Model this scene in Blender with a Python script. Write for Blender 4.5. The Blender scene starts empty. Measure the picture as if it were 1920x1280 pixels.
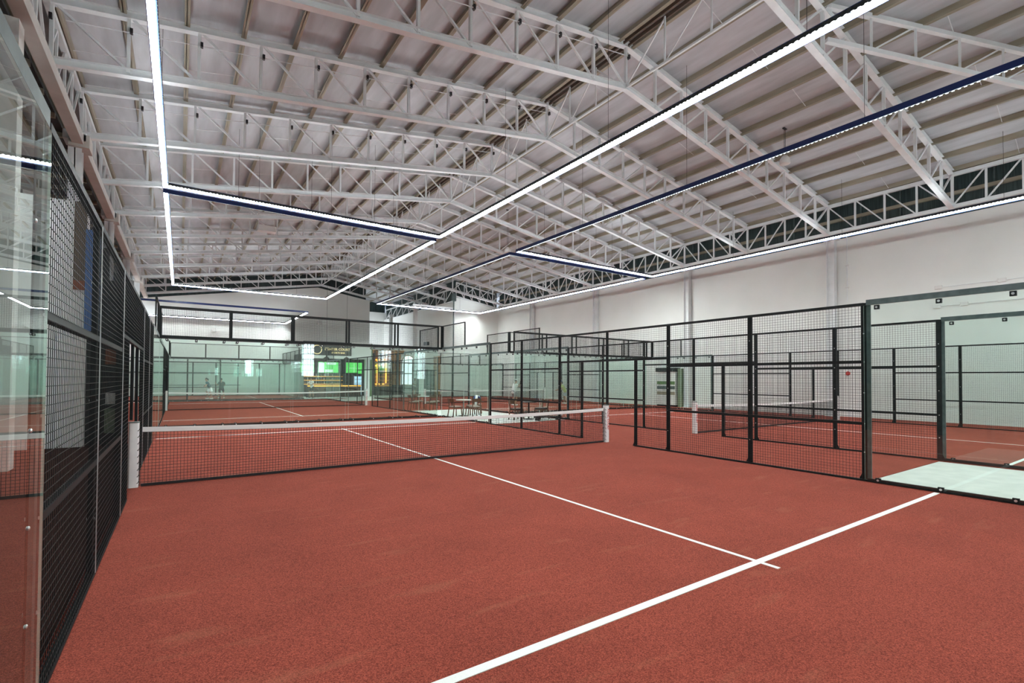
import bpy, math, random
from mathutils import Vector, Matrix
random.seed(7)
PI = math.pi
SC = bpy.context.scene
COL = SC.collection

# ------------------------------------------------------------------ camera
cam_d = bpy.data.cameras.new('camera')
cam_d.sensor_fit = 'HORIZONTAL'; cam_d.sensor_width = 36.0
cam_d.lens = 36.0 * 910.67 / 1920.0
cam_d.shift_y = 52.46 / 1920.0
cam_d.clip_start = 0.05; cam_d.clip_end = 300
cam = bpy.data.objects.new('camera', cam_d); COL.objects.link(cam)
YAW, PITCH, ROLL = .5992, .0191, .0056
fw = Vector((math.sin(YAW) * math.cos(PITCH), math.cos(YAW) * math.cos(PITCH), math.sin(PITCH)))
r0 = Vector((math.cos(YAW), -math.sin(YAW), 0)); u0 = r0.cross(fw)
rt = r0 * math.cos(ROLL) + u0 * math.sin(ROLL); up = -r0 * math.sin(ROLL) + u0 * math.cos(ROLL)
M = Matrix((rt, up, -fw)).transposed().to_4x4(); M.translation = (.526, .577, 1.703)
cam.matrix_world = M
SC.camera = cam

# ------------------------------------------------------------------ world, exposure
w = bpy.data.worlds.new('world'); SC.world = w; w.use_nodes = True
w.node_tree.nodes['Background'].inputs[0].default_value = (.75, .85, 1, 1)
w.node_tree.nodes['Background'].inputs[1].default_value = .6
SC.view_settings.view_transform = 'Standard'; SC.view_settings.look = 'None'
SC.view_settings.gamma = 1; SC.view_settings.use_curve_mapping = False
SC.view_settings.exposure = 0.42
TUBE = 68.0       # LED strength, main emitters
UPL = 19.0         # LED strength, slots on top of the housings
c = SC.cycles
c.max_bounces = 7; c.diffuse_bounces = 4; c.glossy_bounces = 3; c.transmission_bounces = 4
c.transparent_max_bounces = 64; c.use_denoising = True; c.caustics_reflective = False; c.caustics_refractive = False
c.sample_clamp_indirect = 8

# ------------------------------------------------------------------ materials
def mat(name, col, rough=.6, metal=0., emit=None, strength=0., spec=.5):
    m = bpy.data.materials.new(name); m.use_nodes = True
    b = m.node_tree.nodes['Principled BSDF']
    b.inputs['Base Color'].default_value = (*col, 1); b.inputs['Roughness'].default_value = rough
    b.inputs['Metallic'].default_value = metal; b.inputs['Specular IOR Level'].default_value = spec
    if emit:
        b.inputs['Emission Color'].default_value = (*emit, 1); b.inputs['Emission Strength'].default_value = strength
    return m

def noisy(m, scale, a, b_, bump=0., scale2=None, detail=3, stretch=None, fac=(.35, .65)):
    """two-tone procedural colour, optional bump"""
    nt = m.node_tree; n = nt.nodes; l = nt.links; p = n['Principled BSDF']
    tc = n.new('ShaderNodeTexCoord'); src = tc.outputs['Object']
    if stretch:
        mp = n.new('ShaderNodeMapping'); mp.inputs['Scale'].default_value = stretch; l.new(src, mp.inputs[0]); src = mp.outputs[0]
    t = n.new('ShaderNodeTexNoise'); t.inputs['Scale'].default_value = scale; t.inputs['Detail'].default_value = detail
    l.new(src, t.inputs['Vector'])
    r = n.new('ShaderNodeValToRGB'); r.color_ramp.elements[0].position = fac[0]; r.color_ramp.elements[1].position = fac[1]
    r.color_ramp.elements[0].color = (*a, 1); r.color_ramp.elements[1].color = (*b_, 1)
    l.new(t.outputs['Fac'], r.inputs[0]); out = r.outputs[0]
    if scale2:
        t2 = n.new('ShaderNodeTexNoise'); t2.inputs['Scale'].default_value = scale2; t2.inputs['Detail'].default_value = 4
        l.new(src, t2.inputs['Vector'])
        mx = n.new('ShaderNodeMix'); mx.data_type = 'RGBA'; mx.blend_type = 'MULTIPLY'; mx.inputs[0].default_value = 1
        r2 = n.new('ShaderNodeValToRGB'); r2.color_ramp.elements[0].position = .3; r2.color_ramp.elements[1].position = .7
        r2.color_ramp.elements[0].color = (.86, .86, .86, 1); r2.color_ramp.elements[1].color = (1.1, 1.08, 1.06, 1)
        l.new(t2.outputs['Fac'], r2.inputs[0]); l.new(out, mx.inputs[6]); l.new(r2.outputs[0], mx.inputs[7]); out = mx.outputs[2]
    l.new(out, p.inputs['Base Color'])
    if bump:
        bp = n.new('ShaderNodeBump'); bp.inputs['Strength'].default_value = bump; bp.inputs['Distance'].default_value = .01
        l.new(t.outputs['Fac'], bp.inputs['Height']); l.new(bp.outputs[0], p.inputs['Normal'])
    return m

def glass(name, tint, k=1.9):
    m = bpy.data.materials.new(name); m.use_nodes = True
    nt = m.node_tree; n = nt.nodes; l = nt.links; n.clear()
    o = n.new('ShaderNodeOutputMaterial'); mx = n.new('ShaderNodeMixShader')
    tr = n.new('ShaderNodeBsdfTransparent'); tr.inputs[0].default_value = (*tint, 1)
    gl = n.new('ShaderNodeBsdfGlossy'); gl.inputs['Roughness'].default_value = 0.0; gl.inputs[0].default_value = (.92, 1, .97, 1)
    fr = n.new('ShaderNodeFresnel'); fr.inputs[0].default_value = 1.5
    ge = n.new('ShaderNodeNewGeometry')
    s = n.new('ShaderNodeMath'); s.operation = 'SUBTRACT'; s.inputs[0].default_value = 1; l.new(ge.outputs['Backfacing'], s.inputs[1])
    def mth(op, a, b):
        x = n.new('ShaderNodeMath'); x.operation = op
        for i, v in enumerate((a, b)):
            if isinstance(v, float): x.inputs[i].default_value = v
            else: l.new(v, x.inputs[i])
        return x
    R_ = fr.outputs[0]                                            # both faces of the pane together: 2R / (1 + R)
    g = mth('DIVIDE', mth('MULTIPLY', R_, k).outputs[0], mth('ADD', R_, 1.0).outputs[0])
    g = mth('MULTIPLY', g.outputs[0], s.outputs[0])
    l.new(g.outputs[0], mx.inputs[0]); l.new(tr.outputs[0], mx.inputs[1]); l.new(gl.outputs[0], mx.inputs[2]); l.new(mx.outputs[0], o.inputs[0])
    return m

def turf_mat():
    """granular red artificial turf: two grain sizes, worn paler scuffs, slight large-scale unevenness"""
    m = mat('red_turf', (.3, .07, .04), .97, spec=.06); nt = m.node_tree; n = nt.nodes; l = nt.links; p = n['Principled BSDF']
    tc = n.new('ShaderNodeTexCoord')
    def noise(scale, detail, lo, hi, ca, cb, stretch=None):
        t = n.new('ShaderNodeTexNoise'); t.inputs['Scale'].default_value = scale; t.inputs['Detail'].default_value = detail
        src = tc.outputs['Object']
        if stretch:
            mp = n.new('ShaderNodeMapping'); mp.inputs['Scale'].default_value = stretch; mp.inputs['Rotation'].default_value = (0, 0, .5); l.new(src, mp.inputs[0]); src = mp.outputs[0]
        l.new(src, t.inputs['Vector'])
        r = n.new('ShaderNodeValToRGB'); r.color_ramp.elements[0].position = lo; r.color_ramp.elements[1].position = hi
        r.color_ramp.elements[0].color = (*ca, 1); r.color_ramp.elements[1].color = (*cb, 1); l.new(t.outputs['Fac'], r.inputs[0]); return t, r.outputs[0]
    def mix(mode, a, b, fac=1.0):
        x = n.new('ShaderNodeMix'); x.data_type = 'RGBA'; x.blend_type = mode; l.new(a, x.inputs[6])
        if isinstance(b, tuple): x.inputs[7].default_value = (*b, 1)
        else: l.new(b, x.inputs[7])
        if isinstance(fac, float): x.inputs[0].default_value = fac
        else: l.new(fac, x.inputs[0])
        return x.outputs[2]
    t1, g1 = noise(120, 3, .33, .68, (.150, .029, .020), (.39, .088, .060))
    t2, g2 = noise(300, 2, .3, .7, (.55, .55, .55), (1.45, 1.42, 1.38))
    t3, g3 = noise(1.1, 5, .3, .7, (.90, .90, .90), (1.08, 1.08, 1.07))
    t4, g4 = noise(2.2, 7, .60, .80, (0, 0, 0), (.38, .38, .38), (.5, 2.0, 1))
    c_ = mix('MULTIPLY', g1, g2); c_ = mix('MULTIPLY', c_, g3); c_ = mix('MIX', c_, (.42, .17, .10), g4)
    l.new(c_, p.inputs['Base Color'])
    p.inputs['Sheen Weight'].default_value = .05; p.inputs['Sheen Roughness'].default_value = .45; p.inputs['Sheen Tint'].default_value = (1, .80, .74, 1)
    bp = n.new('ShaderNodeBump'); bp.inputs['Strength'].default_value = .6; bp.inputs['Distance'].default_value = .012
    l.new(t1.outputs['Fac'], bp.inputs['Height']); l.new(bp.outputs[0], p.inputs['Normal'])
    return m
MT = {}
MT['turf'] = turf_mat()
MT['line'] = noisy(mat('white_turf_line', (.8, .8, .78), .9, spec=.2), 300, (.74, .76, .74), (.92, .93, .9), .3)
MT['concrete'] = noisy(mat('pale_concrete', (.66, .68, .64), .55), 3, (.60, .63, .59), (.70, .72, .67), 0, detail=6)
MT['wall'] = noisy(mat('white_wall_panel', (.84, .86, .83), .55), .6, (.825, .845, .815), (.86, .875, .85))
MT['steel'] = noisy(mat('white_painted_steel', (.78, .79, .79), .45), 2.5, (.76, .785, .79), (.83, .855, .86))
MT['tan'] = noisy(mat('galvanised_purlin', (.40, .36, .28), .5, .2), 3, (.30, .265, .19), (.42, .375, .29), stretch=(1, .2, 1))
MT['beam'] = noisy(mat('cream_box_beam', (.62, .60, .56), .5), 1.5, (.56, .54, .50), (.66, .64, .60))
MT['foil'] = noisy(mat('roof_insulation', (.56, .56, .57), .42, .15), 1.2, (.465, .48, .50), (.575, .59, .615), .25, stretch=(3, .5, 1), detail=5)
MT['clad'] = noisy(mat('dark_green_cladding', (.03, .05, .05), .4), 5, (.02, .035, .036), (.05, .08, .078), stretch=(1, 6, .2))
MT['black'] = noisy(mat('black_powder_coat', (.008, .011, .012), .55, spec=.3), 20, (.006, .009, .010), (.012, .016, .017))
MT['wire'] = mat('black_wire', (.007, .011, .012), .5, spec=.25)
MT['flat'] = noisy(mat('dark_steel_flat', (.10, .14, .14), .35, .3), 8, (.085, .12, .12), (.13, .17, .17))
MT['glass'] = glass('court_glass', (.935, .978, .962))
MT['glassedge'] = mat('glass_edge', (.55, .72, .64), .2)
MT['bolt'] = mat('zinc_bolt', (.75, .77, .78), .3, .8)
MT['navy'] = mat('navy_housing', (.008, .03, .16), .35)
MT['lip'] = mat('dark_louvre', (.012, .016, .02), .5)
MT['led'] = mat('led_lens', (.9, .9, .9), .4, emit=(.925, 1, .965), strength=TUBE)
MT['ledup'] = mat('led_top_slot', (.9, .9, .9), .4, emit=(.89, .975, 1), strength=UPL)
MT['pad'] = noisy(mat('white_vinyl_pad', (.82, .82, .82), .45), 6, (.79, .79, .8), (.86, .86, .86))
MT['band'] = mat('white_net_band', (.86, .86, .85), .7)
MT['net'] = mat('black_net_cord', (.010, .010, .012), .7)
MT['red'] = mat('red_print', (.55, .06, .05), .5)
MT['wood'] = noisy(mat('walnut_wood', (.08, .038, .02), .4), 6, (.055, .025, .013), (.11, .052, .027), stretch=(1, 1, .2))
MT['oak'] = noisy(mat('oak_door', (.42, .24, .10), .45), 3, (.36, .19, .08), (.5, .3, .13), stretch=(6, 6, .4))
MT['seat'] = mat('grey_seat_pad', (.35, .32, .29), .8)
MT['dark'] = noisy(mat('dark_charcoal_wall', (.018, .022, .024), .5), 2, (.014, .018, .02), (.026, .03, .032))
MT['turfshade'] = noisy(mat('shaded_turf_brown', (.04, .018, .015), .9, spec=.05), 40, (.025, .012, .010), (.05, .022, .018))  # dark brown stands for floor in shade
MT['olive'] = mat('pale_olive_panel', (.20, .26, .17), .5)
MT['green'] = mat('olive_panel', (.14, .24, .09), .6)
MT['amber'] = mat('amber_light', (1, .5, .1), .4, emit=(1, .42, .06), strength=2.2)
MT['amber2'] = mat('bright_amber_light', (1, .5, .1), .4, emit=(1, .36, .05), strength=6.0)
MT['copper'] = noisy(mat('copper_panel', (.55, .22, .06), .4), 4, (.38, .13, .03), (.7, .3, .08))
MT['day'] = mat('daylight_pane', (.9, .95, 1), .4, emit=(.86, .93, 1), strength=2.0)
MT['day2'] = mat('bright_daylight_pane', (.9, .95, 1), .4, emit=(.85, .92, 1), strength=9.0)
MT['recessfill'] = mat('recess_fill_glow', (.9, .95, 1), .4, emit=(.92, .95, 1), strength=2.0)  # glow of the added panes in the recess
MT['annexfill'] = mat('annex_fill_glow', (.9, .9, .9), .4, emit=(.92, .97, 1), strength=22.0)  # glow of the added box beside the left fence
MT['pitch'] = mat('green_pitch_picture', (.05, .3, .06), .4, emit=(.09, .62, .10), strength=1.3)
MT['white_e'] = mat('white_picture', (.8, .8, .8), .4, emit=(.85, .95, .95), strength=.8)
MT['fridge'] = mat('cool_fridge_light', (.6, .8, .95), .3, emit=(.5, .75, 1), strength=1.1)
MT['gold'] = mat('gold_letters', (.8, .6, .3), .35, .2, emit=(1, .74, .40), strength=.55)
MT['screen'] = mat('black_plastic', (.01, .01, .012), .3)
MT['blue'] = noisy(mat('blue_sheet', (.08, .18, .42), .4), 2, (.07, .15, .36), (.11, .22, .50))
MT['brown'] = mat('brown_panel', (.12, .085, .06), .5)
MT['rust'] = mat('rust_panel', (.25, .07, .025), .5)
MT['shelfwhite'] = mat('white_plastic', (.78, .78, .76), .4)
MT['skin'] = mat('skin', (.50, .29, .20), .55)
MT['hair'] = mat('black_hair', (.012, .010, .010), .5)
MT['cloth_white'] = mat('white_cloth', (.82, .83, .83), .85)
MT['cloth_grey'] = mat('grey_cloth', (.30, .32, .34), .85)
MT['cloth_teal'] = mat('teal_cloth', (.03, .11, .15), .85)
MT['cloth_dark'] = mat('dark_cloth', (.02, .035, .03), .85)
MT['cloth_lime'] = mat('yellow_green_cloth', (.45, .55, .18), .85)
MT['cloth_yellow'] = mat('yellow_cloth', (.7, .38, .05), .8)
MT['cloth_blue'] = mat('blue_cloth', (.03, .09, .28), .8)
MT['plant'] = mat('green_leaf', (.05, .14, .04), .6)

# ------------------------------------------------------------------ mesh builder
class MB:
    def __init__(s): s.v = []; s.f = []; s.mi = []; s.k = 0
    def add(s, vs, fs, k=None):
        o = len(s.v); s.v += [tuple(v) for v in vs]
        for f in fs: s.f.append(tuple(i + o for i in f)); s.mi.append(s.k if k is None else k)
        return s
    def box(s, x0, y0, z0, x1, y1, z1, k=None):
        return s.add([(x0, y0, z0), (x1, y0, z0), (x1, y1, z0), (x0, y1, z0), (x0, y0, z1), (x1, y0, z1), (x1, y1, z1), (x0, y1, z1)],
                     [(0, 3, 2, 1), (4, 5, 6, 7), (0, 1, 5, 4), (1, 2, 6, 5), (2, 3, 7, 6), (3, 0, 4, 7)], k)
    def cbox(s, x0, y0, z0, x1, y1, z1, b, k=None):
        """box with chamfered vertical edges"""
        p = [(x0 + b, y0), (x1 - b, y0), (x1, y0 + b), (x1, y1 - b), (x1 - b, y1), (x0 + b, y1), (x0, y1 - b), (x0, y0 + b)]
        return s.prism(p, z0, z1, k)
    def prism(s, p, z0, z1, k=None):
        n = len(p)
        return s.add([(x, y, z0) for x, y in p] + [(x, y, z1) for x, y in p],
                     [tuple(range(n))[::-1], tuple(range(n, 2 * n))] + [(i, (i + 1) % n, n + (i + 1) % n, n + i) for i in range(n)], k)
    def bar(s, p, q, w, h=None, k=None, cap=True, hint=(0, 0, 1)):
        """square bar from p to q, w wide, h along the hint side"""
        h = w if h is None else h
        p = Vector(p); q = Vector(q); d = (q - p).normalized(); hv = Vector(hint)
        if abs(d.dot(hv)) > .98: hv = Vector((0, 1, 0))
        a = d.cross(hv).normalized() * (w / 2); b = a.normalized().cross(d) * (h / 2)
        vs = [p - a - b, p + a - b, p + a + b, p - a + b, q - a - b, q + a - b, q + a + b, q - a + b]
        fs = [(0, 1, 5, 4), (1, 2, 6, 5), (2, 3, 7, 6), (3, 0, 4, 7)] + ([(3, 2, 1, 0), (4, 5, 6, 7)] if cap else [])
        return s.add(vs, fs, k)
    def tube(s, pts, r, n=8, k=None, cap=True):
        pts = [Vector(p) for p in pts]; rs = r if isinstance(r, (list, tuple)) else [r] * len(pts)
        o = len(s.v); vs = []; m = len(pts)
        d0 = (pts[1] - pts[0]).normalized(); hv = Vector((0, 0, 1)) if abs(d0.z) < .9 else Vector((0, 1, 0))
        for i, p in enumerate(pts):
            d = (pts[min(i + 1, m - 1)] - pts[max(i - 1, 0)]).normalized()
            a = d.cross(hv).normalized(); b = a.cross(d)
            for j in range(n):
                t = 2 * PI * j / n; vs.append(p + (a * math.cos(t) + b * math.sin(t)) * rs[i])
        fs = [(i * n + j, i * n + (j + 1) % n, (i + 1) * n + (j + 1) % n, (i + 1) * n + j) for i in range(m - 1) for j in range(n)]
        if cap: fs += [tuple(range(n))[::-1], tuple((m - 1) * n + j for j in range(n))]
        return s.add(vs, fs, k)
    def lathe(s, prof, n=16, cx=0, cy=0, k=None):
        m = len(prof)
        vs = [(cx + r * math.cos(2 * PI * j / n), cy + r * math.sin(2 * PI * j / n), z) for r, z in prof for j in range(n)]
        fs = [(i * n + j, i * n + (j + 1) % n, (i + 1) * n + (j + 1) % n, (i + 1) * n + j) for i in range(m - 1) for j in range(n)]
        fs += [tuple(range(n))[::-1], tuple((m - 1) * n + j for j in range(n))]
        return s.add(vs, fs, k)
    def ell(s, c, r, n=10, m=6, k=None):
        c = Vector(c); prof = []
        vs = [c + Vector((0, 0, -r[2]))]
        for i in range(1, m):
            t = PI * i / m - PI / 2
            for j in range(n): a = 2 * PI * j / n; vs.append(c + Vector((r[0] * math.cos(t) * math.cos(a), r[1] * math.cos(t) * math.sin(a), r[2] * math.sin(t))))
        vs.append(c + Vector((0, 0, r[2]))); e = len(vs) - 1
        fs = [(0, 1 + (j + 1) % n, 1 + j) for j in range(n)]
        fs += [(1 + i * n + j, 1 + i * n + (j + 1) % n, 1 + (i + 1) * n + (j + 1) % n, 1 + (i + 1) * n + j) for i in range(m - 2) for j in range(n)]
        fs += [(1 + (m - 2) * n + j, 1 + (m - 2) * n + (j + 1) % n, e) for j in range(n)]
        return s.add(vs, fs, k)
    def data(s, name, mats, smooth=False):
        me = bpy.data.meshes.new(name); me.from_pydata(s.v, [], s.f)
        for m in (mats if isinstance(mats, (list, tuple)) else [mats]): me.materials.append(MT[m] if isinstance(m, str) else m)
        me.polygons.foreach_set('material_index', s.mi)
        if smooth: me.polygons.foreach_set('use_smooth', [True] * len(s.f))
        me.update(); return me

def link(name, data, parent=None, loc=(0, 0, 0), rot=(0, 0, 0), kind=None):
    o = bpy.data.objects.new(name, data); COL.objects.link(o)
    o.location = loc; o.rotation_euler = rot
    if parent: o.parent = parent
    if kind: o['kind'] = kind
    return o
def tag(o, label, cat, group=None):
    o['label'] = label; o['category'] = cat
    if group: o['group'] = group
    return o
def empty(name, label, cat, loc=(0, 0, 0), rz=0, group=None):
    o = link(name, None, None, loc, (0, 0, rz)); o.empty_display_size = .2
    return tag(o, label, cat, group)
def struct(name, mb, mats, parent=None, loc=(0, 0, 0), rot=(0, 0, 0)):
    return link(name, mb.data(name, mats), parent, loc, rot, None if parent else 'structure')
CACHE = {}
def cached(key, fn):
    if key not in CACHE: CACHE[key] = fn()
    return CACHE[key]
ORD = 'first second third fourth fifth sixth seventh eighth ninth tenth eleventh twelfth thirteenth fourteenth fifteenth'.split()

# ================================================================== SETTING
XL, XR, XM = -2.0, 26.0, 12.0            # column lines and ridge
ZB, ZT = 8.65, 10.02                     # truss chords at the eaves
SL = (10.9 - ZB) / 14.0                  # roof slope
def zb(x): return ZB + SL * (14 - abs(x - XM))
def zt(x): return ZT + SL * (14 - abs(x - XM))
TY = [2.6, 6.6, 11.1, 15.1, 19.1, 23.1, 27.1, 31.1, 35.1, 39.1, 43.1, 47.1, 51.1]
YF = 52.6                                # far gable wall

floor = struct('floor', MB().box(-14, -4, -.3, 27, 62, 0), 'concrete')
T = .012
def turf(x0, y0, x1, y1): struct('court_turf', MB().box(x0, y0, 0, x1, y1, T), 'turf', floor)
for cx in (0, 14):
    for cy in (0, 20.5): turf(cx - .14, cy - (.2 if cy == 0 else .24), cx + 10.2, cy + 20.24)
turf(-13, 41.7, 8.75, 52.4)              # court beyond
turf(10.2, 4, 13.86, 16); turf(10.2, 24.5, 13.86, 36.5)
turf(-3.4, 16.4, -.14, 40.7)
struct('side_turf_shade', MB().box(-4.4, -4, 0, -.14, 16.3, .01), 'turfshade', floor); turf(10.2, 40.74, 8.8 + 3, 41.7)  # dark strip: shade beside the left fence, put into the floor colour
turf(24.2, -.2, 26.4, 40.7)
def line(x0, y0, x1, y1, h=.004): struct('court_line', MB().box(x0, y0, T - .002, x1, y1, T + h), 'line', floor)
for cx in (0, 14):
    for cy in (0, 20.5):
        line(cx, cy + 3.005, cx + 10, cy + 3.075); line(cx, cy + 16.92, cx + 10, cy + 17.0)
        line(cx + 4.975, cy + 2.85, cx + 5.025, cy + 17.15, .003)
line(5.57, 42, 5.62, 52); line(-8.3, 42, -8.25, 52); line(-8.4, 46.97, 5.75, 47.03, .003)

# walls
struct('wall_right', MB().box(26.42, -4, 0, 26.6, 41.2, 8.45), 'wall')
WU = struct('wall_right_upper', MB().box(26.72, -4, 8.2, 26.82, 41.2, 10.6), 'clad')
for z in (8.75, 9.35): struct('girt', MB().box(26.58, -4, z, 26.72, 41.2, z + .14), 'tan', WU)
for y in [i * 1.5 - 3.5 for i in range(30)]: struct('cladding_stud', MB().box(26.66, y, 8.46, 26.72, y + .05, 10.2), 'flat', WU)
for z in (8.62, 8.72): struct('cable', MB().tube([(26.1, -4, z), (26.1, 41, z)], .012, 5), 'steel', WU)
g = MB()                                                         # right block's gable
g.add([(21.6, 41, 0), (26.42, 41, 0), (26.42, 41, 8.7), (21.6, 41, 9.3), (21.6, 41.2, 0), (26.42, 41.2, 0), (26.42, 41.2, 8.7), (21.6, 41.2, 9.3)],
      [(0, 1, 2, 3), (7, 6, 5, 4), (0, 4, 5, 1), (3, 2, 6, 7), (1, 5, 6, 2), (0, 3, 7, 4)])
struct('wall_back_right', g, 'wall')
struct('wall_back_right_upper', MB().box(21.7, 41.25, 8.2, 26.4, 41.35, 11.2), 'clad')
struct('wall_recess', MB().box(21.6, 41.2, 0, 21.8, 60, 9.0), 'wall')
struct('wall_recess_upper', MB().box(21.8, 41.2, 9.0, 21.9, 60, 12), 'clad')
struct('wall_recess_back', MB().box(14.0, 60, 0, 21.8, 60.2, 9.9), 'wall')
g = MB()
P = [(-12, 0), (17.35, 0), (17.35, zb(17.35)), (XM, 10.9), (-2.3, 8.44), (-12, 7)]
n = len(P)
g.add([(x, YF, z) for x, z in P] + [(x, YF + .25, z) for x, z in P],
      [tuple(range(n)), tuple(range(n, 2 * n))[::-1]] + [(i, n + i, n + (i + 1) % n, (i + 1) % n) for i in range(n)])
struct('wall_far', g, 'wall')
struct('wall_far_upper', MB().box(-12, YF + 1.2, 8, 17.3, YF + 1.3, 13.2), 'clad')
struct('wall_recess_back_upper', MB().box(14, 60.3, 9.7, 21.8, 60.4, 13.2), 'clad')
struct('wall_far_return', MB().box(17.1, YF + .25, 0, 17.35, 60, 9.6), 'wall')
struct('wall_left', MB().box(-4.6, -4, 0, -4.4, 41, 9.5), 'dark')
struct('wall_left_end', MB().box(-12, 41, 0, -4.4, 41.2, 9.5), 'dark')
struct('wall_left_far', MB().box(-12.2, 41, 0, -12, 53, 9.5), 'wall')
struct('wall_near', MB().box(-5, -4.2, 0, 27, -4, 13), 'wall')
LU = struct('wall_left_upper', MB().box(-2.5, -4, 8.72, -2.4, YF, 10.15), 'clad')
for z in (8.95, 9.6): struct('girt', MB().box(-2.4, -4, z, -2.34, YF, z + .08), 'tan', LU)
AN = struct('annex_ceiling', MB().box(-4.4, -4, 8.62, -2.3, 41, 8.7), 'dark')
for y in [i * 1.3 - 3 for i in range(33)]: struct('purlin', MB().box(-4.4, y, 8.5, -2.3, y + .1, 8.62), 'tan', AN)
for x in (-2.6, -3.0, -3.4, -3.9): struct('conduit', MB().tube([(x, -4, 8.44), (x, 41, 8.44)], .03, 6), 'flat', AN)

# daylight windows in the wall behind the camera (they mirror in the court glass)
for i, (x0, x1, z0, z1) in enumerate([(9.05, 9.85, 1.85, 4.65), (15.7, 16.6, 2.6, 4.25), (19.3, 20.0, 1.65, 4.75), (4.8, 5.15, 2.0, 3.05), (22.9, 24.0, 2.0, 4.6)]):
    wn = struct('window_%d' % (i + 1), MB().box(x0 - .06, -3.97, z0 - .06, x1 + .06, -3.93, z1 + .06), 'steel')
    struct('pane', MB().box(x0, -3.93, z0, x1, -3.90, z1), 'day2', wn)
    for k in range(1, 3): xx = x0 + (x1 - x0) * k / 3; struct('glazing_bar', MB().box(xx - .02, -3.9, z0, xx + .02, -3.87, z1), 'black', wn)
    for k in range(1, 6): zz = z0 + (z1 - z0) * k / 6; struct('glazing_bar', MB().box(x0, -3.9, zz - .015, x1, -3.87, zz + .015), 'black', wn)

# added light box, out of view, that brightens the white screen
o = tag(link('annex_fill_light', MB().cbox(-3.85, 13.3, 8.2, -3.05, 15.9, 8.34, .03).box(-3.72, 13.3, 8.34, -3.68, 15.9, 8.49).data('annex_fill_light', 'shelfwhite')), 'added fill light box, out of view under the annex ceiling left of the court', 'lamp')
link('annex_fill_diffuser', MB().box(-3.8, 13.35, 8.19, -3.1, 15.85, 8.2).data('annex_fill_diffuser', 'annexfill'), o)
# added glowing panes, out of view, that brighten the recess
wn = struct('window_7', MB().box(17.35, 53.4, .9, 17.4, 59.6, 8.1), 'steel')  # added backing of the glowing panes, out of view
for k in range(4): struct('pane', MB().box(17.4, 53.5 + k * 1.55, 1.0, 17.42, 54.95 + k * 1.55, 8.0), 'recessfill', wn)

# roof and purlins
rf = MB()
RZ = .22
for x0, x1 in ((-3.2, XM), (XM, 27.2)):
    z0, z1 = zt(x0) + RZ, zt(x1) + RZ
    rf.add([(x0, -4, z0), (x1, -4, z1), (x1, 62, z1), (x0, 62, z0), (x0, -4, z0 + .1), (x1, -4, z1 + .1), (x1, 62, z1 + .1), (x0, 62, z0 + .1)],
           [(0, 3, 2, 1), (4, 5, 6, 7), (0, 1, 5, 4), (2, 3, 7, 6), (1, 2, 6, 5), (0, 4, 7, 3)])
ceiling = struct('ceiling', rf, 'foil')
for side in (-1, 1):
    for k in range(12):
        d = .28 + k * 1.24
        x = XM + side * d; z = zt(x) + .1
        struct('purlin', MB().bar((x, -4, z + .03), (x, 60, z + .03), .075, .19, hint=(0, 0, 1)).bar((x + .05 * side, -4, z - .055), (x + .05 * side, 60, z - .055), .06, .02), 'tan', ceiling)
for k, x in enumerate((XM - .1, XM + .12)):
    struct('ridge_purlin', MB().bar((x, -4, zt(XM) + .05), (x, 60, zt(XM) + .05), .05, .12), 'brown', ceiling)
for yb in TY[:-1]:                                                # sag rods between purlins
    for side in (-1, 1):
        s = MB(); ym = yb + 2.0
        for k in range(11):
            if k % 2: continue
            xa = XM + side * (.28 + k * 1.24); xb = XM + side * (.28 + (k + 1) * 1.24)
            s.tube([(xa, ym, zt(xa) + .06), (xb, ym + .1, zt(xb) + .06)], .01, 4)
        struct('sag_rods', s, 'steel', ceiling)

# columns along both long sides
def column(x, y, face):
    s = MB()
    h = .17
    s.box(x - .15, y - h, 0, x + .15, y - h + .02, ZB).box(x - .15, y + h - .02, 0, x + .15, y + h, ZB).box(x - .012, y - h, 0, x + .012, y + h, ZB)
    s.box(x - .22, y - .24, 0, x + .22, y + .24, .03).box(x - .25, y - .3, ZB - .25, x + .25, y + .3, ZB)
    o = link('column', s.data('column', 'steel'), None, (0, 0, 0), (0, 0, 0), 'structure')
    return o
for y in (3.1, 11.1, 19.1, 27.1, 35.1): column(26.22, y, -1)
for y in (3.1, 19.1, 27.1, 35.1, 43.1): column(XL - .05, y, 1)
struct('wall_pier', MB().box(-3.0, 12.75, 0, -1.97, 13.1, 8.15), 'wall')
column(19.4, 45.0, 1); column(19.6, 52.2, 1)
struct('trim_box_beam', MB().box(-2.1, -4, 8.30, -1.85, YF, 8.58), 'beam')
for y in (3.1, 11.1, 19.1, 27.1, 35.1, 43.1): struct('trim_beam_joint', MB().box(-2.18, y - .3, 8.22, -1.72, y + .3, 8.585), 'beam')
struct('trim_recess_beam', MB().box(17.5, 41.0, 8.0, 21.6, 41.2, 8.3), 'steel')

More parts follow.
